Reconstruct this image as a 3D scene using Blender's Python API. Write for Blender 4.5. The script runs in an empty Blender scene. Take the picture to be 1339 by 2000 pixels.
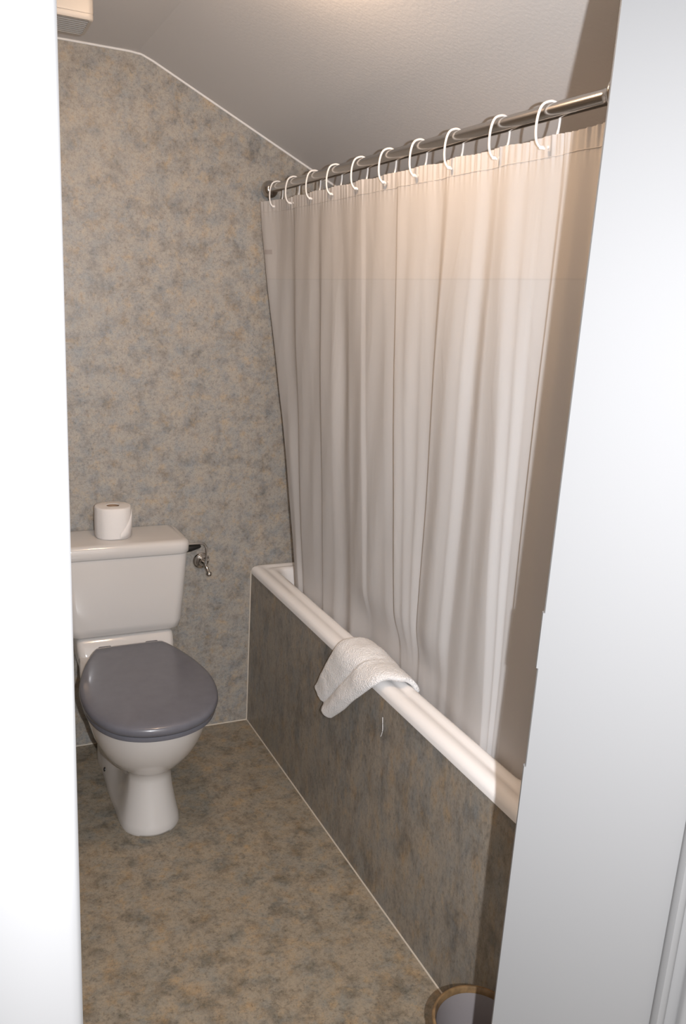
import bpy, bmesh, math, random
from mathutils import Vector, Matrix, noise
# ---------------------------------------------------------------- camera, world, lights, exposure
scn = bpy.context.scene
COL = scn.collection
CAM = Vector((-0.9729, -2.7263, 1.5798))
RX = Vector((0.90296, -0.42596, 0.05675))      # camera right
RY = Vector((0.05548, 0.24651, 0.96755))       # camera up
RZ = Vector((-0.42613, -0.87051, 0.24622))     # camera back
cd = bpy.data.cameras.new('camera')
cam = bpy.data.objects.new('camera', cd); COL.objects.link(cam)
cd.sensor_fit = 'VERTICAL'; cd.sensor_height = 36; cd.sensor_width = 24.1; cd.lens = 28.858
cd.clip_start = 0.02
cam.matrix_world = Matrix(((RX.x, RY.x, RZ.x, CAM.x), (RX.y, RY.y, RZ.y, CAM.y), (RX.z, RY.z, RZ.z, CAM.z), (0, 0, 0, 1)))
scn.camera = cam
vs = scn.view_settings
vs.view_transform = 'Standard'; vs.look = 'None'; vs.gamma = 1.0; vs.exposure = 0.0; vs.use_curve_mapping = False
w = bpy.data.worlds.new('world'); scn.world = w; w.use_nodes = True
w.node_tree.nodes['Background'].inputs[0].default_value = (1.0, 0.96, 0.93, 1)
w.node_tree.nodes['Background'].inputs[1].default_value = 1.25          # dim daylight in the hall behind the camera
def lamp(name, kind, loc, power, colour, **k):
    l = bpy.data.lights.new(name, kind); l.energy = power; l.color = colour
    for a, b in k.items(): setattr(l, a, b)
    o = bpy.data.objects.new(name, l); COL.objects.link(o); o.location = loc
    return o
# the photographer's flash, a hand's breadth to the right of the lens
FLASH = CAM + RX * 0.105 + RZ * 0.06
flash = lamp('camera_flash', 'SPOT', FLASH, 158.0, (0.95, 0.965, 1.0), shadow_soft_size=0.007, spot_size=math.radians(117), spot_blend=1.0)
flash.rotation_euler = (Matrix((RX, RY, RZ)).transposed()).to_euler()

# ---------------------------------------------------------------- helpers
rnd = random.Random(4)
def fz(x, y): return -0.0135 * y - 0.014 * (x + 0.0) if y > -1.92 else 0.0259 - 0.014 * x   # the old floor runs out of level

def tag(o, label=None, cat=None, group=None, kind=None):
    if label: o['label'] = label
    if cat: o['category'] = cat
    if group: o['group'] = group
    if kind: o['kind'] = kind
    return o
def obj(name, bm, mat, parent=None, smooth=True, angle=40):
    bmesh.ops.recalc_face_normals(bm, faces=bm.faces)
    me = bpy.data.meshes.new(name); bm.to_mesh(me); bm.free()
    if smooth:
        me.shade_smooth()
        try: me.set_sharp_from_angle(angle=math.radians(angle))
        except Exception: pass
    o = bpy.data.objects.new(name, me); COL.objects.link(o)
    me.materials.append(mat)
    if parent: o.parent = parent
    return o
def thing(name, label, cat, loc=(0, 0, 0), rz=0, group=None):
    o = bpy.data.objects.new(name, None); COL.objects.link(o)
    o.empty_display_size = 0.05
    o.location = loc; o.rotation_euler = (0, 0, rz)
    return tag(o, label, cat, group)
def bx(bm, x0, x1, y0, y1, z0, z1, bev=0.0, seg=2):
    r = bmesh.ops.create_cube(bm, size=1.0)
    vsx = r['verts']
    for v in vsx:
        v.co = Vector(((x0 + x1) / 2 + v.co.x * (x1 - x0), (y0 + y1) / 2 + v.co.y * (y1 - y0), (z0 + z1) / 2 + v.co.z * (z1 - z0)))
    if bev > 0:
        es = list({e for v in vsx for e in v.link_edges})
        bmesh.ops.bevel(bm, geom=es, offset=bev, segments=seg, affect='EDGES', profile=0.5)
    return bm
def prism(bm, pts, axis, a, b):
    """extrude a polygon of 2D points along an axis (0 x, 1 y, 2 z)"""
    def mk(p, t):
        if axis == 0: return (t, p[0], p[1])
        if axis == 1: return (p[0], t, p[1])
        return (p[0], p[1], t)
    A = [bm.verts.new(mk(p, a)) for p in pts]; B = [bm.verts.new(mk(p, b)) for p in pts]
    bm.faces.new(A); bm.faces.new(B[::-1])
    n = len(pts)
    for i in range(n): bm.faces.new((A[i], B[i], B[(i + 1) % n], A[(i + 1) % n]))
    return bm
def loft(bm, rings, cap0=True, cap1=True):
    R = [[bm.verts.new(p) for p in r] for r in rings]
    n = len(R[0])
    for a, b in zip(R, R[1:]):
        for i in range(n): bm.faces.new((a[i], a[(i + 1) % n], b[(i + 1) % n], b[i]))
    if cap0: bm.faces.new(R[0][::-1])
    if cap1: bm.faces.new(R[-1])
    return bm
def lathe(bm, prof, seg=40, origin=(0, 0, 0), axis=(0, 0, 1), cap=True):
    ax = Vector(axis).normalized(); q = Vector((0, 0, 1)).rotation_difference(ax)
    rings = []
    for r, z in prof:
        rings.append([Vector(origin) + q @ Vector((max(r, 1e-4) * math.cos(2 * math.pi * i / seg), max(r, 1e-4) * math.sin(2 * math.pi * i / seg), z)) for i in range(seg)])
    return loft(bm, rings, cap, cap)
def tube(bm, pts, rad, seg=12, cap=True):
    pts = [Vector(p) for p in pts]
    if not isinstance(rad, (list, tuple)): rad = [rad] * len(pts)
    rings = []; up = None
    for i, p in enumerate(pts):
        t = (pts[min(i + 1, len(pts) - 1)] - pts[max(i - 1, 0)]).normalized()
        if up is None:
            up = Vector((0, 0, 1)) if abs(t.z) < 0.9 else Vector((1, 0, 0))
        u = t.cross(up).normalized(); up = u.cross(t).normalized()
        rings.append([p + (u * math.cos(2 * math.pi * k / seg) + up * math.sin(2 * math.pi * k / seg)) * rad[i] for k in range(seg)])
    return loft(bm, rings, cap, cap)
def spline(pts, n=8, closed=False):
    """Catmull-Rom through points"""
    P = [Vector(p) for p in pts]; out = []; m = len(P)
    for i in range(m if closed else m - 1):
        if closed: a, b, c, d = P[i - 1], P[i], P[(i + 1) % m], P[(i + 2) % m]
        else: a, b, c, d = P[max(i - 1, 0)], P[i], P[i + 1], P[min(i + 2, m - 1)]
        for k in range(n):
            t = k / n
            out.append(0.5 * ((2 * b) + (c - a) * t + (2 * a - 5 * b + 4 * c - d) * t * t + (3 * b - a - 3 * c + d) * t ** 3))
    if not closed: out.append(P[-1])
    return out
def subsurf(o, lv=2):
    m = o.modifiers.new('subdivision', 'SUBSURF'); m.levels = lv; m.render_levels = lv

# ---------------------------------------------------------------- materials
def mat(name, col, rough=0.5, metal=0.0, coat=0.0, spec=0.5, bump=None, var=None):
    m = bpy.data.materials.new(name); m.use_nodes = True
    nt = m.node_tree; b = nt.nodes['Principled BSDF']
    b.inputs['Base Color'].default_value = (*col, 1); b.inputs['Roughness'].default_value = rough
    b.inputs['Metallic'].default_value = metal; b.inputs['Coat Weight'].default_value = coat
    b.inputs['Coat Roughness'].default_value = 0.06
    b.inputs['Specular IOR Level'].default_value = spec
    tc = nt.nodes.new('ShaderNodeNewGeometry')
    if var:
        sc, am = var
        n = nt.nodes.new('ShaderNodeTexNoise'); n.inputs['Scale'].default_value = sc; n.inputs['Detail'].default_value = 5
        nt.links.new(tc.outputs['Position'], n.inputs['Vector'])
        r = nt.nodes.new('ShaderNodeValToRGB')
        r.color_ramp.elements[0].position = .3; r.color_ramp.elements[1].position = .7
        r.color_ramp.elements[0].color = (*[c * (1 - am) for c in col], 1); r.color_ramp.elements[1].color = (*[min(1, c * (1 + am)) for c in col], 1)
        nt.links.new(n.outputs[0], r.inputs[0]); nt.links.new(r.outputs[0], b.inputs['Base Color'])
    if bump:
        sc, st, dist = bump
        n = nt.nodes.new('ShaderNodeTexNoise'); n.inputs['Scale'].default_value = sc; n.inputs['Detail'].default_value = 4
        nt.links.new(tc.outputs['Position'], n.inputs['Vector'])
        bp = nt.nodes.new('ShaderNodeBump'); bp.inputs['Strength'].default_value = st; bp.inputs['Distance'].default_value = dist
        nt.links.new(n.outputs[0], bp.inputs['Height']); nt.links.new(bp.outputs[0], b.inputs['Normal'])
    return m

def laminate(name, cols, flake=0.5, rough=0.42, stretch=(1, 1, 1), tint=(1, 1, 1), seed=0.0):
    """mottled sheet: broad clouds of tan, grey and blue-grey under fine dark flakes"""
    m = bpy.data.materials.new(name); m.use_nodes = True
    nt = m.node_tree; b = nt.nodes['Principled BSDF']; L = nt.links.new
    g = nt.nodes.new('ShaderNodeNewGeometry')
    mp = nt.nodes.new('ShaderNodeMapping'); L(g.outputs['Position'], mp.inputs['Vector'])
    mp.inputs['Scale'].default_value = stretch; mp.inputs['Location'].default_value = (seed, seed * 1.7, seed * .6)
    def nz(scale, detail, rough_, dist=0.0):
        n = nt.nodes.new('ShaderNodeTexNoise'); n.inputs['Scale'].default_value = scale
        n.inputs['Detail'].default_value = detail; n.inputs['Roughness'].default_value = rough_; n.inputs['Distortion'].default_value = dist
        L(mp.outputs[0], n.inputs['Vector']); return n.outputs[0]
    def ramp(f, stops):
        r = nt.nodes.new('ShaderNodeValToRGB'); e = r.color_ramp.elements
        while len(e) < len(stops): e.new(0.5)
        for k, (p_, c_) in enumerate(stops):
            e[k].position = p_; e[k].color = (*c_, 1)
        L(f, r.inputs[0]); return r.outputs[0]
    def mul(a, c, f=1.0, mode='MULTIPLY'):
        x = nt.nodes.new('ShaderNodeMix'); x.data_type = 'RGBA'; x.blend_type = mode; x.inputs[0].default_value = f
        L(a, x.inputs[6]); L(c, x.inputs[7]); return x.outputs[2]
    T = lambda c: tuple(a * t for a, t in zip(c, tint))
    dark, grey, mid, tan = [T(c) for c in cols]
    base = ramp(nz(12, 10, .78, .2), [(.30, grey), (.46, mid), (.54, mid), (.70, tan)])
    smudge = ramp(nz(16, 10, .72, .2), [(.30, dark), (.52, (1, 1, 1)), (.70, (1.08, 1.07, 1.05))])
    c = mul(base, smudge, flake * .95)
    blue = ramp(nz(19, 9, .74, .2), [(.46, (1, 1, 1)), (.66, (.72, .84, .99))])
    c = mul(c, blue, .9)
    orange = ramp(nz(23, 7, .7, .2), [(.52, (1, 1, 1)), (.68, (1.22, 1.0, .74))])
    c = mul(c, orange, .8)
    veins = ramp(nz(90, 7, .82, .25), [(.34, dark), (.50, (1, 1, 1)), (.68, (1.12, 1.11, 1.09))])
    c = mul(c, veins, flake * .85)
    grain = ramp(nz(240, 3, .7), [(.30, (.72, .72, .72)), (.5, (1, 1, 1)), (.72, (1.15, 1.14, 1.12))])
    c = mul(c, grain, flake * .8)
    L(c, b.inputs['Base Color'])
    b.inputs['Roughness'].default_value = rough
    bp = nt.nodes.new('ShaderNodeBump'); bp.inputs['Strength'].default_value = 0.25; bp.inputs['Distance'].default_value = 0.001
    L(nz(160, 3, .6), bp.inputs['Height']); L(bp.outputs[0], b.inputs['Normal'])
    return m

LAMC = [(.46, .455, .46), (.36, .345, .325), (.46, .42, .37), (.53, .45, .355)]
M_wall = laminate('wall_laminate', LAMC, .74, tint=(.78, .78, .78))
M_floor = laminate('floor_vinyl', LAMC, .82, rough=.5, tint=(.69, .64, .55), seed=3.1)
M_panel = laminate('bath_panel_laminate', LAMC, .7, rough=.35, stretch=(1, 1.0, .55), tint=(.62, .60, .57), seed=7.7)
M_ceil = mat('ceiling_paint', (.70, .675, .66), .85, bump=(120, .2, .002))
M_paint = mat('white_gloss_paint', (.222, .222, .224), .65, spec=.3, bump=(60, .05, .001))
M_plaster = mat('hall_wall_paint', (.80, .80, .80), .7)
M_bead = mat('silicone_bead', (.60, .54, .46), .5)
M_bead_w = mat('white_silicone_bead', (.80, .78, .76), .5)
M_ceram = mat('white_ceramic', (.63, .60, .575), .12, coat=.4)
M_bath = mat('white_acrylic', (.90, .88, .87), .22, coat=.3)
M_seat = mat('grey_seat_plastic', (.135, .135, .158), .26, coat=.25, var=(30, .05))
M_chrome = mat('chrome', (.70, .68, .66), .09, 1.0)
M_rod = mat('polished_steel', (.50, .475, .45), .2, 1.0)
M_black = mat('black_screw_and_shade', (.012, .011, .010), .35)
M_hook = mat('white_ring_plastic', (.83, .80, .77), .35)
M_paper = mat('toilet_paper', (.76, .73, .71), .95, bump=(300, .4, .001))
M_card = mat('cardboard_core', (.30, .20, .13), .9)
M_terry = mat('white_terry', (.93, .92, .92), 1.0, spec=.1, bump=(260, 1.0, .006))
M_vent = mat('cream_plastic', (.54, .49, .435), .4)
M_slat = mat('grey_slat_plastic', (.46, .43, .40), .5)
M_vdark = mat('vent_shadow_plastic', (.13, .12, .11), .7)
M_lever = mat('tan_lever', (.55, .40, .28), .25, metal=.6)
M_bin_out = mat('brown_bin_wood', (.20, .125, .06), .45, var=(60, .35))
M_bin_in = mat('grey_bin_metal', (.36, .33, .335), .4, metal=.2)
M_liner = mat('white_bin_liner', (.72, .68, .68), .4)
def curtain_mat(name='white_curtain_fabric', clear=.07, base=(.88, .845, .825), band=None):
    m = bpy.data.materials.new(name); m.use_nodes = True
    nt = m.node_tree; L = nt.links.new; b = nt.nodes['Principled BSDF']
    b.inputs['Base Color'].default_value = (*base, 1); b.inputs['Roughness'].default_value = .55
    b.inputs['Specular IOR Level'].default_value = .25
    tr = nt.nodes.new('ShaderNodeBsdfTranslucent'); tr.inputs[0].default_value = (.80, .72, .64, 1)
    tp = nt.nodes.new('ShaderNodeBsdfTransparent'); tp.inputs[0].default_value = (1, .97, .94, 1)
    m1 = nt.nodes.new('ShaderNodeMixShader'); m1.inputs[0].default_value = .36
    L(b.outputs[0], m1.inputs[1]); L(tr.outputs[0], m1.inputs[2])
    m2 = nt.nodes.new('ShaderNodeMixShader'); m2.inputs[0].default_value = clear
    L(m1.outputs[0], m2.inputs[1]); L(tp.outputs[0], m2.inputs[2])
    L(m2.outputs[0], nt.nodes['Material Output'].inputs[0])
    g = nt.nodes.new('ShaderNodeNewGeometry')
    if band:      # base colour turns paler above a straight line, slightly darker along it
        tc = nt.nodes.new('ShaderNodeTexCoord'); sp = nt.nodes.new('ShaderNodeSeparateXYZ'); L(tc.outputs['Object'], sp.inputs[0])
        mr = nt.nodes.new('ShaderNodeMapRange'); mr.inputs['From Min'].default_value = band[0] - .0025; mr.inputs['From Max'].default_value = band[0] + .0025
        L(sp.outputs['Z'], mr.inputs['Value'])
        mx = nt.nodes.new('ShaderNodeValToRGB'); e = mx.color_ramp.elements
        e[0].position = .0; e[0].color = (*base, 1); e[1].position = 1.0; e[1].color = (*band[1], 1)
        e2 = e.new(.45); e2.color = (*[c * .90 for c in base], 1)
        L(mr.outputs[0], mx.inputs[0]); L(mx.outputs[0], b.inputs['Base Color'])
    mp = nt.nodes.new('ShaderNodeMapping'); mp.inputs['Scale'].default_value = (1, 1.6, .5); L(g.outputs['Position'], mp.inputs[0])
    n = nt.nodes.new('ShaderNodeTexNoise'); n.inputs['Scale'].default_value = 9; n.inputs['Detail'].default_value = 3; n.inputs['Distortion'].default_value = 1.0
    L(mp.outputs[0], n.inputs['Vector'])
    bp = nt.nodes.new('ShaderNodeBump'); bp.inputs['Strength'].default_value = .25; bp.inputs['Distance'].default_value = .008
    L(n.outputs[0], bp.inputs['Height']); L(bp.outputs[0], b.inputs['Normal'])
    return m
M_curtain = curtain_mat(base=(.765, .75, .745), band=(1.643, (.80, .765, .74)))
M_mark = curtain_mat('grey_laundry_mark', .05, (.55, .50, .49))

# ---------------------------------------------------------------- room shell
XL, XR = -1.10, 0.80            # left and right walls
YF, YH = -1.92, -2.15           # inner and hall faces of the front wall
XK, ZC, SL = -0.396, 2.27, 0.4618
DL, DR = -0.9015, -0.272         # doorway
BY = -1.62                      # near end of the bath
def zs(x): return ZC - SL * (x - XK)
def struct(name, bm, m, parent=None, **k):
    o = obj(name, bm, m, parent, **k)
    if parent is None: o['kind'] = 'structure'
    return o
bm = bmesh.new()
xs, ys = [XL - .1, -.9, -.27, .0, XR + .1], [.1, 0, -.6, -1.2, -1.92, -2.4, -3.4]
top = [[bm.verts.new((x, y, fz(x, y))) for x in xs] for y in ys]
bot = [[bm.verts.new((x, y, -.08)) for x in xs] for y in ys]
for j in range(len(ys) - 1):
    for i in range(len(xs) - 1):
        bm.faces.new((top[j][i], top[j][i + 1], top[j + 1][i + 1], top[j + 1][i]))
        bm.faces.new((bot[j][i], bot[j + 1][i], bot[j + 1][i + 1], bot[j][i + 1]))
for j in range(len(ys) - 1):
    for i in (0, len(xs) - 1): bm.faces.new((top[j][i], top[j + 1][i], bot[j + 1][i], bot[j][i]))
for i in range(len(xs) - 1):
    for j in (0, len(ys) - 1): bm.faces.new((top[j][i], top[j][i + 1], bot[j][i + 1], bot[j][i]))
struct('floor', bm, M_floor, smooth=False)
bm = bmesh.new(); prism(bm, [(XL, -.02), (XR, -.02), (XR, zs(XR)), (XK, ZC), (XL, ZC)], 1, 0.0, 0.1)
struct('wall_back', bm, M_wall, smooth=False)
bm = bmesh.new(); bx(bm, XL - .1, XL, -2.18, .1, -.02, ZC + .1); struct('wall_left', bm, M_wall, smooth=False)
bm = bmesh.new(); bx(bm, XR, XR + .1, -2.18, .1, -.02, zs(XR) + .02); struct('wall_right', bm, M_wall, smooth=False)
# ceiling: a flat strip, then the slope of the roof, with a soft kink between them
k = .035
bm = bmesh.new()
under = [(XL, ZC), (XK - k, ZC), (XK - k * .3, ZC - .0012), (XK + k * .3, ZC - SL * k * .3 - .0022), (XK + k, ZC - SL * k), (XR + .1, zs(XR + .1))]
prism(bm, under + [(XR + .1, ZC + .1), (XL, ZC + .1)], 1, YF, .1)
struct('ceiling', bm, M_ceil, angle=12)
# front wall with the doorway, in three pieces of one mesh; the boxed end of the bath alcove
DX, DY = math.cos(math.radians(50)), -math.sin(math.radians(50))       # the right side of the doorway is splayed
def spl(a, d=0.0): return (DR + DX * a - DY * d, YF + DY * a + DX * d)  # a along the splay, d behind it
bm = bmesh.new()
prism(bm, [spl(.012, .022), (XR, YF), (XR, YH + .02), (spl(.28, .022)[0], YH + .02), spl(.27, .022)], 2, -.02, zs(DR) - .16)
bx(bm, XL, DL - .03, YH + .02, YF, -.02, ZC); bx(bm, DL - .03, DR + .03, YH + .02, YF, 2.06, ZC + .02)
struct('wall_front', bm, M_plaster, smooth=False)
bm = bmesh.new(); prism(bm, [(.004, .0), (XR, .0), (XR, zs(XR)), (.004, zs(.004))], 1, YF, BY - .004)
struct('wall_bath_end', bm, M_wall, smooth=False)
# hall side: plain wall left and right of the architraves
bm = bmesh.new(); bx(bm, XL - .9, DL - .03, YH, YH + .02, -.02, 2.5); bx(bm, spl(.30)[0], XR + .6, YH, YH + .02, -.02, 2.5); bx(bm, DL - .03, spl(.30)[0], YH, YH + .02, 2.06, 2.5)
struct('wall_hall', bm, M_plaster, smooth=False)
# door lining: the splayed right side, the left side and a head, then moulded edges towards the hall
bm = bmesh.new()
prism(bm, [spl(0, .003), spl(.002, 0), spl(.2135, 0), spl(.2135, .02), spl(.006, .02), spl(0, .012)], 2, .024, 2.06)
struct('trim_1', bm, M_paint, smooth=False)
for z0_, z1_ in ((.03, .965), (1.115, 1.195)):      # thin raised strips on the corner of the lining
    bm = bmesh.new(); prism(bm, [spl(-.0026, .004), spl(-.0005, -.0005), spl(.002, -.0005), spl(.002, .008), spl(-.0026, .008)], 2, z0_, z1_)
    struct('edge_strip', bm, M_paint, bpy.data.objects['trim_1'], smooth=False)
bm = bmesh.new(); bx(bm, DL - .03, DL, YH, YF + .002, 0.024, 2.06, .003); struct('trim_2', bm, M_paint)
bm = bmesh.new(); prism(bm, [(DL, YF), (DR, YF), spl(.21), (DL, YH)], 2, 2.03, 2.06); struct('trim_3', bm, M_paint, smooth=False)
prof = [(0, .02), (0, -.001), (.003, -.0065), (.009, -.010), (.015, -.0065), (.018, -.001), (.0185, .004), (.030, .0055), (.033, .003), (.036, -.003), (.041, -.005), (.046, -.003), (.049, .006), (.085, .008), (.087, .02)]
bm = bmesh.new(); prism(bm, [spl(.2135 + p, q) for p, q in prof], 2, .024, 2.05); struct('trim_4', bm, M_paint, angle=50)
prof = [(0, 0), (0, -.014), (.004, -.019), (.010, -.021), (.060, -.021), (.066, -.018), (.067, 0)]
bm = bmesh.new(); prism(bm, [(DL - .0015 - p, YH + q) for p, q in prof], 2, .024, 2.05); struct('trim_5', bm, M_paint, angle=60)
# sealant beads
def bead(name, pts, r, m):
    bm = bmesh.new(); tube(bm, pts, r, 8); return struct(name, bm, m)
bead('trim_6', [(XL, -.001, ZC - .003), (XK - k, -.001, ZC - .003), (XK, -.001, ZC - .006), (XK + k, -.001, ZC - SL * k - .003), (XR, -.001, zs(XR) - .003)],   .0034, M_bead_w)
bead('trim_7', [(XL, -.001, fz(XL, 0) + .001), (0, -.001, .001)], .0026, M_bead)
bead('trim_8', [(-.001, -.001, .001), (-.001, -.6, fz(0, -.6)), (-.001, BY, fz(0, BY))], .0025, M_bead)
bead('trim_9', [(-.001, -.001, .0), (-.001, -.001, .606)], .0025, M_bead)

# ---------------------------------------------------------------- bathtub
bath = thing('bathtub', 'white bathtub with rolled rim and mottled grey side panel behind the curtain', 'bathtub')
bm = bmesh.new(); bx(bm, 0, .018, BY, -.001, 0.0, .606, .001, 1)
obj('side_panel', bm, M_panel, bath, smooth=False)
def rrect(x0, x1, y0, y1, r, z, n=8):
    out = []
    for cx, cy, a in ((x1 - r, y1 - r, 0), (x0 + r, y1 - r, 90), (x0 + r, y0 + r, 180), (x1 - r, y0 + r, 270)):
        for i in range(n + 1):
            t = math.radians(a + 90 * i / n); out.append((cx + r * math.cos(t), cy + r * math.sin(t), z))
    return out
bm = bmesh.new()
R = []
X0, X1, Y0, Y1 = -.004, XR - .004, BY + .004, -.004
for d, z, r in ((.004, .598, .008), (0, .600, .010), (-.001, .612, .012), (.001, .620, .013), (.006, .627, .016), (.014, .631, .02), (.024, .632, .022), (.034, .629, .024),
                (.040, .6275, .026), (.046, .628, .028), (.052, .631, .03), (.062, .6325, .034), (.070, .630, .04), (.076, .622, .045), (.080, .605, .05), (.092, .50, .07), (.115, .34, .09), (.15, .255, .11), (.22, .235, .12)):
    R.append(rrect(X0 + d, X1 - d, Y0 + d, Y1 - d, r, z))
loft(bm, R, cap0=False)
obj('basin', bm, M_bath, bath, angle=50)

# ---------------------------------------------------------------- toilet
TX, TZ = -.487, fz(-.487, -.45)
wc = thing('toilet', 'white close-coupled toilet with a grey closed lid against the back wall', 'toilet', (TX, 0, TZ))
def half_to_ring(h, z, n=5):
    """h: half outline (x>=0) from the front tip to the back centre; mirrored and smoothed into a ring"""
    pts = [(x, y, z) for x, y in h] + [(-x, y, z) for x, y in h[-2:0:-1]]
    return spline(pts, n, closed=True)
bm = bmesh.new()
rings = []
#      z     yf     a(col)  ycol   waist  yw     hb(rear) ys     yb
S = [(0.000, -.602, .088, -.510, .092, -.36, .090, -.20, -.10),
     (0.010, -.606, .090, -.510, .094, -.36, .092, -.20, -.10),
     (0.030, -.600, .086, -.510, .088, -.36, .090, -.18, -.10),
     (0.070, -.588, .077, -.508, .072, -.35, .088, -.16, -.10),
     (0.120, -.578, .068, -.505, .057, -.31, .086, -.14, -.09),
     (0.160, -.574, .064, -.502, .052, -.28, .084, -.13, -.09),
     (0.188, -.578, .067, -.500, .058, -.27, .084, -.13, -.09),
     (0.200, -.592, .082, -.500, .074, -.27, .086, -.13, -.09),
     (0.225, -.620, .112, -.500, .100, -.28, .092, -.13, -.09),
     (0.260, -.648, .138, -.500, .124, -.29, .100, -.13, -.08),
     (0.300, -.672, .157, -.500, .144, -.29, .110, -.13, -.08),
     (0.345, -.692, .170, -.500, .160, -.30, .125, -.13, -.06),
     (0.385, -.702, .177, -.498, .166, -.30, .140, -.13, -.05),
     (0.408, -.704, .179, -.498, .167, -.30, .148, -.13, -.04),
     (0.418, -.696, .172, -.498, .162, -.30, .146, -.13, -.04)]
for z, yf, a, yc, wst, yw, hb, ys, yb in S:
    h = [(0, yf), (a * .5, yc + (yf - yc) * .87), (a * .87, yc + (yf - yc) * .5), (a, yc), ((a + wst) / 2 * .995, (yc + yw) / 2), (wst, yw), ((wst + hb) / 2, (yw + ys) / 2), (hb, ys), (hb * .98, yb), (hb * .5, yb + .01), (0, yb + .01)]
    r = half_to_ring(h, z)
    if z < .02: r = [Vector((p.x, p.y, p.z + fz(TX + p.x, p.y) - TZ)) for p in r]
    rings.append(r)
loft(bm, rings)
bowl = obj('bowl', bm, M_ceram, wc, angle=70)
# raised shelf at the rear that carries the cistern
bm = bmesh.new()
rr = []
for z, hw, yf, yb, r in ((.37, .146, -.20, -.012, .03), (.41, .153, -.205, -.010, .03), (.44, .157, -.192, -.010, .026), (.462, .157, -.178, -.010, .022), (.474, .155, -.170, -.010, .02), (.480, .148, -.162, -.014, .018)):
    rr.append([Vector(p) for p in rrect(-hw, hw, yf, yb, r, z - TZ, 6)])
loft(bm, rr)
obj('cistern_shelf', bm, M_ceram, wc, angle=60)
for s in (-1, 1):   # dark fixing screw on each side of the foot
    bm = bmesh.new(); lathe(bm, [(.007, -.002), (.0075, .002), (.006, .005), (.0, .0062)], 14, (s * .0865, -.245, .035), (s, 0, .1))
    obj('fixing_screw', bm, M_black, wc)
# cistern body (tapers towards the bottom) and lid
bm = bmesh.new(); rr = []
for z, hw, yf, r in ((.478, .150, -.135, .03), (.482, .172, -.162, .034), (.492, .181, -.176, .036), (.52, .1865, -.183, .036), (.62, .193, -.189, .034), (.72, .1985, -.194, .032), (.764, .2, -.195, .032)):
    rr.append([Vector(p) for p in rrect(-hw, hw, yf, -.006, r, z - TZ, 8)])
loft(bm, rr)
obj('cistern', bm, M_ceram, wc, angle=60)
bm = bmesh.new(); rr = []
for z, e, r in ((.754, -.006, .03), (.755, .0, .034), (.760, .005, .036), (.786, .006, .036), (.795, .003, .034), (.800, -.004, .03), (.802, -.014, .022)):
    rr.append([Vector(p) for p in rrect(-.2 - e, .2 + e, -.196 - e, -.004, r, z - TZ, 8)])
loft(bm, rr)
obj('cistern_lid', bm, M_ceram, wc, angle=60)
bm = bmesh.new()
prism(bm, [(-.030, -.018), (-.006, -.022), (.004, -.012), (.006, .008), (.0, .024), (-.008, .034), (-.030, .034)], 1, -.207, -.186)
bmesh.ops.bevel(bm, geom=list(bm.edges), offset=.003, segments=2, affect='EDGES')
bmesh.ops.translate(bm, verts=bm.verts, vec=(-.178, 0, .612 - TZ))
lev = tag(obj('flush_lever', bm, M_lever, wc), 'tan flush lever on the cistern front')
# seat and lid: a rounded D that narrows to the hinges, sloping slightly down to the front
LID = [(0, -.737), (.066, -.727), (.125, -.695), (.168, -.637), (.190, -.565), (.194, -.48), (.180, -.40), (.155, -.32), (.128, -.258), (.112, -.228), (.098, -.218), (.05, -.216), (0, -.216)]
def lid_z(y): return .4285 + (y + .742) / .526 * .030
def lid_ring(scale, dz):
    cy = -.48
    r = half_to_ring([(x * scale, cy + (y - cy) * scale) for x, y in LID], 0, 6)
    return [Vector((p.x, p.y, lid_z(p.y) + dz - TZ)) for p in r]
bm = bmesh.new()
loft(bm, [lid_ring(s, d) for s, d in ((.90, -.013), (.972, -.014), (.99, -.010), (1.0, -.002), (1.0, .004), (.992, .0095), (.975, .0135), (.93, .0165), (.8, .0195), (.5, .0225), (.2, .0235))])
tag(obj('lid', bm, M_seat, wc, angle=60), 'smooth grey plastic lid, closed')
bm = bmesh.new()
inner = lambda s, d: lid_ring(s, d)
loft(bm, [lid_ring(s, d) for s, d in ((.93, -.031), (.965, -.030), (.972, -.024), (.968, -.016), (.90, -.015))])
obj('seat', bm, M_seat, wc, angle=60)
for s in (-1, 1):
    bm = bmesh.new(); lathe(bm, [(.010, -.019), (.011, -.016), (.011, .016), (.010, .019)], 16, (s * .075, -.205, .455 - TZ), (1, 0, 0))
    obj('hinge', bm, M_seat, wc)

# ---------------------------------------------------------------- toilet roll on the cistern
roll = thing('toilet_roll', 'white toilet paper roll standing on the cistern lid', 'toilet roll', (-.512, -.092, .802))
bm = bmesh.new()
rr = []; seg = 64
def rr_ring(r, z): return [Vector(((r + .0006 * math.sin(5 * t) + .0004 * math.sin(11 * t + 1)) * math.cos(t), (r + .0006 * math.sin(5 * t)) * math.sin(t), z + .0006 * math.sin(3 * t))) for t in [2 * math.pi * i / seg for i in range(seg)]]
loft(bm, [rr_ring(r, z) for r, z in ((.020, .002), (.05, .0), (.0555, .0012), (.0575, .005), (.058, .05), (.0575, .097), (.0555, .1015), (.052, .103), (.021, .1035), (.0205, .07), (.0202, .002))], False, False)
pap = obj('paper', bm, M_paper, roll, angle=50)
bm = bmesh.new(); lathe(bm, [(.0200, .001), (.0200, .1015), (.0185, .1015), (.0185, .001)], 40, cap=False); obj('cardboard_core', bm, M_card, roll)
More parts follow.
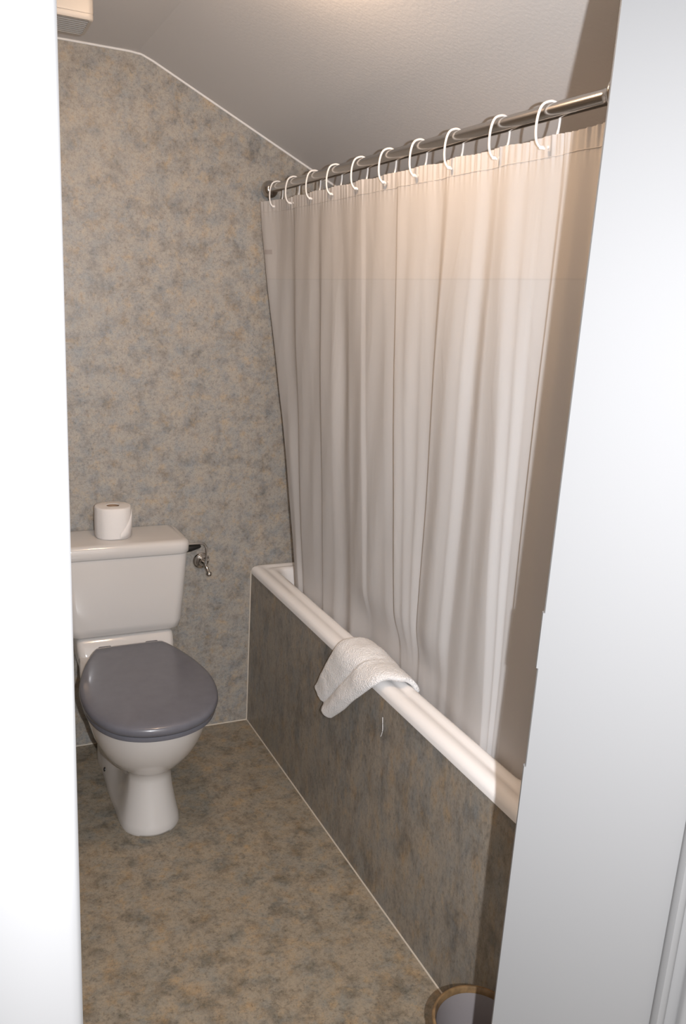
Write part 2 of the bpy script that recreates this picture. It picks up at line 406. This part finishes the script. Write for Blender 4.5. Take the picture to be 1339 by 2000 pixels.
# loose end of the paper, folded to a point
bm = bmesh.new(); n = 14
va = []
for i in range(n + 1):
    t = math.radians(-78 + 62 * i / n)
    f_ = i / n
    zlo = .004 + .003 * f_; zhi = .022 + .070 * f_ ** 1.15
    va.append([bm.verts.new((.0587 * math.cos(t), .0587 * math.sin(t), z)) for z in (zlo, (zlo + zhi) / 2, zhi)])
for a, b in zip(va, va[1:]):
    for q in range(2): bm.faces.new((a[q], b[q], b[q + 1], a[q + 1]))
tl = obj('loose_end', bm, M_paper, roll); sm = tl.modifiers.new('thick', 'SOLIDIFY'); sm.thickness = .0012; sm.offset = 1

# ---------------------------------------------------------------- toilet roll holder on the back wall
hold = thing('toilet_roll_holder', 'chrome toilet roll holder on the back wall right of the cistern', 'roll holder', (-.191, 0, .662))
bm = bmesh.new(); lathe(bm, [(.030, 0), (.0305, .003), (.029, .006), (.024, .0085), (.0225, .012), (.0165, .015), (.012, .018), (.010, .024)], 40, (0, 0, 0), (0, -1, 0)); obj('rosette', bm, M_chrome, hold)
bm = bmesh.new(); tube(bm, [(0, -.020, 0), (.004, -.032, -.004), (.008, -.045, -.014), (.012, -.055, -.027)], [.0085, .0075, .007, .006], 16)
obj('post', bm, M_chrome, hold)
bm = bmesh.new(); bmesh.ops.create_uvsphere(bm, u_segments=20, v_segments=14, radius=.0105, matrix=Matrix.Translation((.0135, -.058, -.033))); obj('ball_end', bm, M_chrome, hold)
bm = bmesh.new(); tube(bm, spline([(.006, -.040, -.010), (.0075, -.042, .020), (.0075, -.042, .050), (.004, -.042, .066), (-.008, -.042, .075), (-.03, -.042, .0765), (-.09, -.042, .077)], 6), .0042, 12)
obj('arm', bm, M_chrome, hold)
bm = bmesh.new(); tube(bm, [(-.012, -.036, .0655), (-.016, -.036, .0645), (-.05, -.036, .060), (-.088, -.036, .056)], [.004, .007, .013, .013], 16)  # shade under the holder's tube, built as a tapered black shape
tag(obj('underside_shade', bm, M_black, hold), 'black shape for the shaded underside of the roll holder tube')

# ---------------------------------------------------------------- extractor vent on the ceiling
vent = thing('extractor_vent', 'cream extractor fan box with grey louvres on the ceiling', 'extractor fan', (-.705, -.4075, 2.198))
vx, vy = .096, .0725
bm = bmesh.new(); loft(bm, [[Vector(p) for p in rrect(-vx + e, vx - e, -vy + e, vy - e, .014 - e * .3, z, 6)] for z, e in ((.012, .006), (.014, .001), (.02, 0), (.072, 0))])
obj('housing', bm, M_vent, vent, angle=50)
bm = bmesh.new(); bx(bm, -vx + .012, vx - .012, -vy + .010, vy - .006, .008, .013); obj('louvre_backing', bm, M_vdark, vent, smooth=False)
bm = bmesh.new()
loft(bm, [rrect(-vx, vx, -vy, vy, .014, .013, 6), rrect(-vx, vx, -vy, vy, .014, .004, 6), rrect(-vx + .003, vx - .003, -vy + .003, vy - .003, .012, 0, 6), rrect(-vx + .010, vx - .010, -vy + .012, vy - .008, .006, 0, 6), rrect(-vx + .010, vx - .010, -vy + .012, vy - .008, .006, .010, 6)], False, False)
obj('grille_frame', bm, M_vent, vent, angle=50)
first = None
for i in range(8):
    y = -vy + .0185 + i * .0158
    if first is None:
        bm = bmesh.new(); prism(bm, [(-.0038, .0004), (.0038, .0004), (.0038, .0062), (-.0038, .0062)], 0, -vx + .010, vx - .010)
        first = obj('slat', bm, M_slat, vent, smooth=False); o = first
    else:
        o = first.copy(); COL.objects.link(o); o.parent = vent
    o.location = (0, y, 0)

# ---------------------------------------------------------------- flush ceiling lamp (above the frame, its glow falls on the slope)
nrm = Vector((SL, 0, 1)).normalized()
LX, LY = -.41, -1.14
LP = Vector((LX, LY, ZC))
lampo = thing('ceiling_lamp', 'round opal ceiling lamp on the flat strip of ceiling', 'lamp', LP)
bm = bmesh.new(); lathe(bm, [(.07, 0), (.07, -.012), (.064, -.018)], 32); obj('lamp_base', bm, M_vent, lampo)
M_opal = bpy.data.materials.new('opal_glass'); M_opal.use_nodes = True
bb = M_opal.node_tree.nodes['Principled BSDF']; bb.inputs['Base Color'].default_value = (.9, .85, .78, 1); bb.inputs['Emission Color'].default_value = (1, .69, .445, 1); bb.inputs['Emission Strength'].default_value = 158
bm = bmesh.new(); lathe(bm, [(.062, -.018), (.064, -.03), (.056, -.047), (.036, -.060), (.012, -.065), (.0, -.0655)], 32); obj('lamp_shade', bm, M_opal, lampo)

# ---------------------------------------------------------------- curtain rod
RXX, RZZ = .013, 1.926
rod = thing('curtain_rod', 'polished metal shower rod running from a ball bracket on the back wall', 'curtain rod', (RXX, 0, RZZ))
bm = bmesh.new(); tube(bm, [(0, -.03, 0), (0, -.8, 0), (0, BY + .004, 0)], .0134, 24); obj('tube', bm, M_rod, rod)
bm = bmesh.new(); lathe(bm, [(.012, 0), (.012, .006)] + [(.0275 * math.sin(math.radians(a)), .030 - .0275 * math.cos(math.radians(a))) for a in range(30, 151, 10)], 32, (0, 0, 0), (0, -1, 0)); obj('ball_bracket', bm, M_rod, rod)
bm = bmesh.new(); lathe(bm, [(.026, 0), (.026, .004), (.020, .012), (.0160, .02), (.0150, .026)], 32, (0, BY, 0), (0, 1, 0)); obj('end_flange', bm, M_rod, rod)

# ---------------------------------------------------------------- shower curtain
# fold columns: (y at the top, y at the hem, offset towards the room)
F = [(-.028, -.235, .010), (-.10, -.262, .014), (-.205, -.285, -.002), (-.236, -.293, .002), (-.262, -.318, .022), (-.36, -.395, .012), (-.43, -.455, .004), (-.468, -.480, .020), (-.53, -.55, .014),
     (-.590, -.615, -.006), (-.645, -.68, .010), (-.715, -.765, .020), (-.74, -.79, .010), (-.83, -.88, .004), (-.892, -.935, -.010), (-.916, -.956, .026), (-.96, -.985, .016), (-1.03, -1.01, .000), (-1.095, -1.03, -.016),
     (-1.135, -1.046, .012), (-1.19, -1.10, .020), (-1.235, -1.15, .010), (-1.275, -1.185, -.010), (-1.31, -1.26, .008), (-1.352, -1.362, .024), (-1.40, -1.378, .006), (-1.445, -1.385, -.010), (-1.485, -1.395, -.014), (-1.505, -1.425, .010),
     (-1.54, -1.48, .016), (-1.575, -1.54, -.004), (-1.60, -1.585, .008)]
ZT, ZB = 1.886, .475
def cur_x(z):
    t = (1.88 - z) / 1.25
    return .013 + .074 * t if z > .62 else .0876 + .02 * (.62 - z)
NU, NZ = 620, 84
bm = bmesh.new(); grid = []
us = []
for i in range(NU + 1):
    s = i / NU * (len(F) - 1); a = min(int(s), len(F) - 2); f_ = s - a
    us.append((a, f_))
for j in range(NZ + 1):
    z = ZT + (ZB - ZT) * (j / NZ) ** (1.15)
    t = min(1, max(0, (1.80 - z) / 1.17)); amp = .28 + .72 * min(1, (ZT - z) / .45)
    row = []
    for i, (a, f_) in enumerate(us):
        g = f_ * f_ * (3 - 2 * f_)
        y0 = F[a][0] * (1 - f_) + F[a + 1][0] * f_; y1 = F[a][1] * (1 - f_) + F[a + 1][1] * f_
        y = y0 * (1 - t) + y1 * t
        off = (F[a][2] * (1 - g) + F[a + 1][2] * g) * amp * .56
        hd = max(0, 1 - (ZT - z) / .06)
        off += hd * .0015 * (math.sin(y * 330) + .8 * math.sin(y * 571 + 1) * math.sin(y * 37)) + .0010 * math.sin(y * 60 + z * 7)
        nn = noise.noise(Vector((y * 7, z * 3.0, 2.0)))
        off += .004 * nn * min(1, (ZT - z) / .3)
        edge = math.exp(-(abs(y0 + .028) / .05) ** 2) * (.030 * max(0, (z - 1.2) / .68))
        x = cur_x(z) - off - edge
        wy = max(0, min(1, (1.24 + y) / .12)) * max(0, min(1, (-.66 - y) / .12)); wz = max(0, min(1, (.80 - z) / .13))
        wy = wy * wy * (3 - 2 * wy) * wz * wz * (3 - 2 * wz)          # pushed in a little by the towel on the rim
        x += wy * (.85 * off + .013)
        dz = .0016 * math.sin(y0 * 42.0) * hd
        row.append(bm.verts.new((x, y, z + dz)))
    grid.append(row)
for j in range(NZ):
    for i in range(NU): bm.faces.new((grid[j][i], grid[j][i + 1], grid[j + 1][i + 1], grid[j + 1][i]))
cur = thing('shower_curtain', 'sheer white shower curtain hanging in folds inside the bathtub', 'shower curtain', (0, 0, 0))
cur_co = [v.co.copy() for r_ in grid for v in r_]
cl = obj('curtain_cloth', bm, M_curtain, cur, angle=180)
# stitched hem band along the top
bm = bmesh.new(); pr_ = []
for i in range(0, NU + 1, 3):
    p0 = grid_pt = None
    a, f_ = us[i]; g = f_ * f_ * (3 - 2 * f_)
    y = F[a][0] * (1 - f_) + F[a + 1][0] * f_
    z = ZT - .034
    amp = .28 + .72 * (.034 / .45)
    off = (F[a][2] * (1 - g) + F[a + 1][2] * g) * amp * .56 + (1 - .034 / .06) * .0015 * (math.sin(y * 330) + .8 * math.sin(y * 571 + 1) * math.sin(y * 37)) + .0010 * math.sin(y * 60 + z * 7)
    off += .004 * noise.noise(Vector((y * 7, z * 3.0, 2.0))) * (.034 / .3) + math.exp(-(abs(y + .028) / .05) ** 2) * .030 * ((z - 1.2) / .68)
    pr_.append((cur_x(z) - off - .0006, y, z))
tube(bm, pr_, .0007, 5); obj('hem_seam', bm, M_curtain, cur)
# faint printed mark near the far edge
cl_pts = [[(cur_co[j * (NU + 1) + i]) for i in range(NU + 1)] for j in range(NZ + 1)]
rows_ = [j for j in range(NZ + 1) if 1.715 < cl_pts[j][0].z < 1.745]; cols_ = [i for i in range(NU + 1) if -.085 < cl_pts[rows_[0]][i].y < -.045]
bm = bmesh.new(); q_ = {(j, i): bm.verts.new(cl_pts[j][i] + Vector((-.0007, -.0005, 0))) for j in rows_ for i in cols_}
for j, j2 in zip(rows_, rows_[1:]):
    for i, i2 in zip(cols_, cols_[1:]): bm.faces.new((q_[j, i], q_[j, i2], q_[j2, i2], q_[j2, i]))
obj('printed_mark', bm, M_mark, cur)

# ---------------------------------------------------------------- curtain rings
HY = [-.098, -.238, -.398, -.543, -.698, -.850, -.996, -1.143, -1.304, -1.449]
ORD = ['first white curtain ring from the back wall, beside the ball bracket', 'second white curtain ring from the back wall', 'third white curtain ring from the back wall, where ceiling bead meets the rod', 'fourth white curtain ring from the back wall', 'fifth white curtain ring from the back wall',
       'sixth white curtain ring from the back wall, above the sharp bright fold', 'fourth white curtain ring from the doorway end of the rod', 'third white curtain ring from the doorway end of the rod', 'second white curtain ring from the doorway end of the rod', 'white curtain ring nearest the doorway, largest of the row on the rod']
loop = spline([(-.0075, 0, .000), (-.0185, 0, -.001), (-.0235, 0, -.014), (-.0235, 0, -.030), (-.017, 0, -.048), (-.004, 0, -.057), (.007, 0, -.052), (.0135, 0, -.036), (.0150, 0, -.012), (.012, 0, .006), (.004, 0, .0155), (-.006, 0, .0165), (-.014, 0, .012), (-.019, 0, .004)], 5)
loop = spline([(-.004, 0, -.060), (-.013, 0, -.058), (-.0205, 0, -.048), (-.0235, 0, -.030), (-.0225, 0, -.008), (-.0165, 0, .010), (-.004, 0, .0175), (.008, 0, .0165), (.0165, 0, .006), (.0185, 0, -.012), (.0165, 0, -.036), (.010, 0, -.052), (.0, 0, -.058)], 5)
ring0 = None
for i, y in enumerate(HY):
    if ring0 is None:
        r0 = thing('curtain_ring', ORD[0], 'curtain ring', (RXX, y, RZZ), 0, 'white curtain rings on the shower rod')
        bm = bmesh.new(); tube(bm, loop, .0024, 10); p1 = obj('hoop', bm, M_hook, r0)
        bm = bmesh.new(); lathe(bm, [(.0024, -.0045), (.0036, -.003), (.0036, .003), (.0024, .0045)], 12, (-.010, 0, -.0585), (1, 0, 0)); p2 = obj('clasp', bm, M_hook, r0)
        ring0 = r0; rt = r0
    else:
        rt = ring0.copy(); COL.objects.link(rt)
        for c in (p1, p2):
            d = c.copy(); COL.objects.link(d); d.parent = rt
        rt['label'] = ORD[i]
    rt.location = (RXX, y, RZZ)
    rt.rotation_euler = (0, 0, math.radians(rnd.uniform(-14, 6) - 8))

# ---------------------------------------------------------------- towel over the bath rim
Lp = [(.088, -.806, .602), (.080, -.800, .630), (.060, -.796, .648), (.030, -.792, .652), (.000, -.786, .646), (-.016, -.776, .624), (-.020, -.745, .572), (-.020, -.712, .522), (-.019, -.668, .460)]
Rp = [(.090, -1.070, .598), (.082, -1.068, .626), (.060, -1.064, .643), (.034, -1.066, .648), (.004, -1.048, .645), (-.018, -1.022, .618), (-.024, -.955, .556), (-.024, -.885, .492), (-.021, -.796, .424)]
Lc = spline(Lp, 8); Rc = spline(Rp, 8); NT = len(Lc); NW = 44
def towel_pt(i, q):
    t = i / (NT - 1)
    P = Lc[i] * (1 - q) + Rc[i] * q
    nx = (Lc[min(i + 1, NT - 1)] - Lc[max(i - 1, 0)]).normalized().cross((Rc[i] - Lc[i]).normalized())
    if nx.x > 0 and nx.z < .2: nx = -nx
    if nx.z < 0 and abs(nx.z) > abs(nx.x): nx = -nx
    dn = max(0, (t - .42) / .58)
    rollr = max(0, 1 - ((q - .79) / .215) ** 2) ** .5 * (.010 + .016 * dn) * min(1, max(0, t - .1) / .25) if q > .575 else 0           # thick rolled fold along the near edge
    dip = -math.exp(-((q - .545) / .05) ** 2) * .004 * (.2 + dn)
    left = max(0, 1 - ((q - .29) / .33) ** 2) ** .5 * .011
    e = min(1, q / .06, (1 - q) / .05); e = math.sqrt(max(0, e))
    wr = .0035 * noise.noise(Vector((P.y * 18, P.z * 22, P.x * 14))) + .0012 * noise.noise(Vector((P.y * 90, P.z * 90, P.x * 90)))
    return P + nx * ((rollr + dip + left) * (.45 + .55 * e) + wr + .006), nx
bm = bmesh.new(); G = []
for i in range(NT):
    row = []
    for k_ in range(NW + 1):
        q = k_ / NW
        P, nx = towel_pt(i, q)
        if i > NT - 12:   # two folded layers end at slightly different lengths
            f_ = (i - (NT - 12)) / 11
            P = P + (Vector((0, -.010, -.002)) * f_ if q > .57 else Vector((0, 0, 0)))
        row.append(bm.verts.new(P))
    G.append(row)
for a, b in zip(G, G[1:]):
    for k_ in range(NW): bm.faces.new((a[k_], a[k_ + 1], b[k_ + 1], b[k_]))
tw = obj('towel', bm, M_terry, None, angle=180)
tag(tw, 'folded white terry towel draped over the bathtub rim', 'towel')
so = tw.modifiers.new('thick', 'SOLIDIFY'); so.thickness = .014; so.offset = -1 
subsurf(tw, 1)
# loose white thread on the bath panel below the towel
bm = bmesh.new(); tube(bm, spline([(-.0012, -1.046, .545), (-.0016, -1.049, .530), (-.0014, -1.051, .512), (-.0014, -1.048, .497), (-.0012, -1.043, .488)], 5), .0008, 6)
tag(obj('thread', bm, M_terry), 'thin white thread clinging to the bath panel below the towel', 'thread')

# ---------------------------------------------------------------- waste bin beside the bath panel
BX, BYc, BR, BH = -.106, -1.683, .088, .208
bz = fz(BX, BYc)
wb = thing('waste_bin', 'small round brown waste bin with grey inside, on the floor beside the bath panel', 'bin', (BX, BYc, bz))
bm = bmesh.new(); lathe(bm, [(.0, 0), (.072, 0), (.076, .004), (.082, .10), (.0865, BH - .006), (.088, BH), (.086, BH + .003), (.082, BH + .003), (.0795, BH - .002), (.079, BH - .012)], 56, cap=False); obj('shell', bm, M_bin_out, wb, angle=60)
bm = bmesh.new(); lathe(bm, [(.0785, BH - .010), (.076, .10), (.070, .008), (.0, .008)], 56, cap=False); obj('inner_lining', bm, M_bin_in, wb, angle=60)
bm = bmesh.new()
va = []
for i in range(11):
    t = math.radians(104 + 66 * i / 10); f_ = i / 10
    top_ = BH - .085 + .068 * f_ ** 1.2
    va.append([bm.verts.new((r_ * math.cos(t), r_ * math.sin(t), z_)) for r_, z_ in ((.071, .03), (.0735, .07), (.0745, max(.075, top_)))])
for a, b in zip(va, va[1:]):
    for q in range(2): bm.faces.new((a[q], b[q], b[q + 1], a[q + 1]))
obj('bin_liner', bm, M_liner, wb)
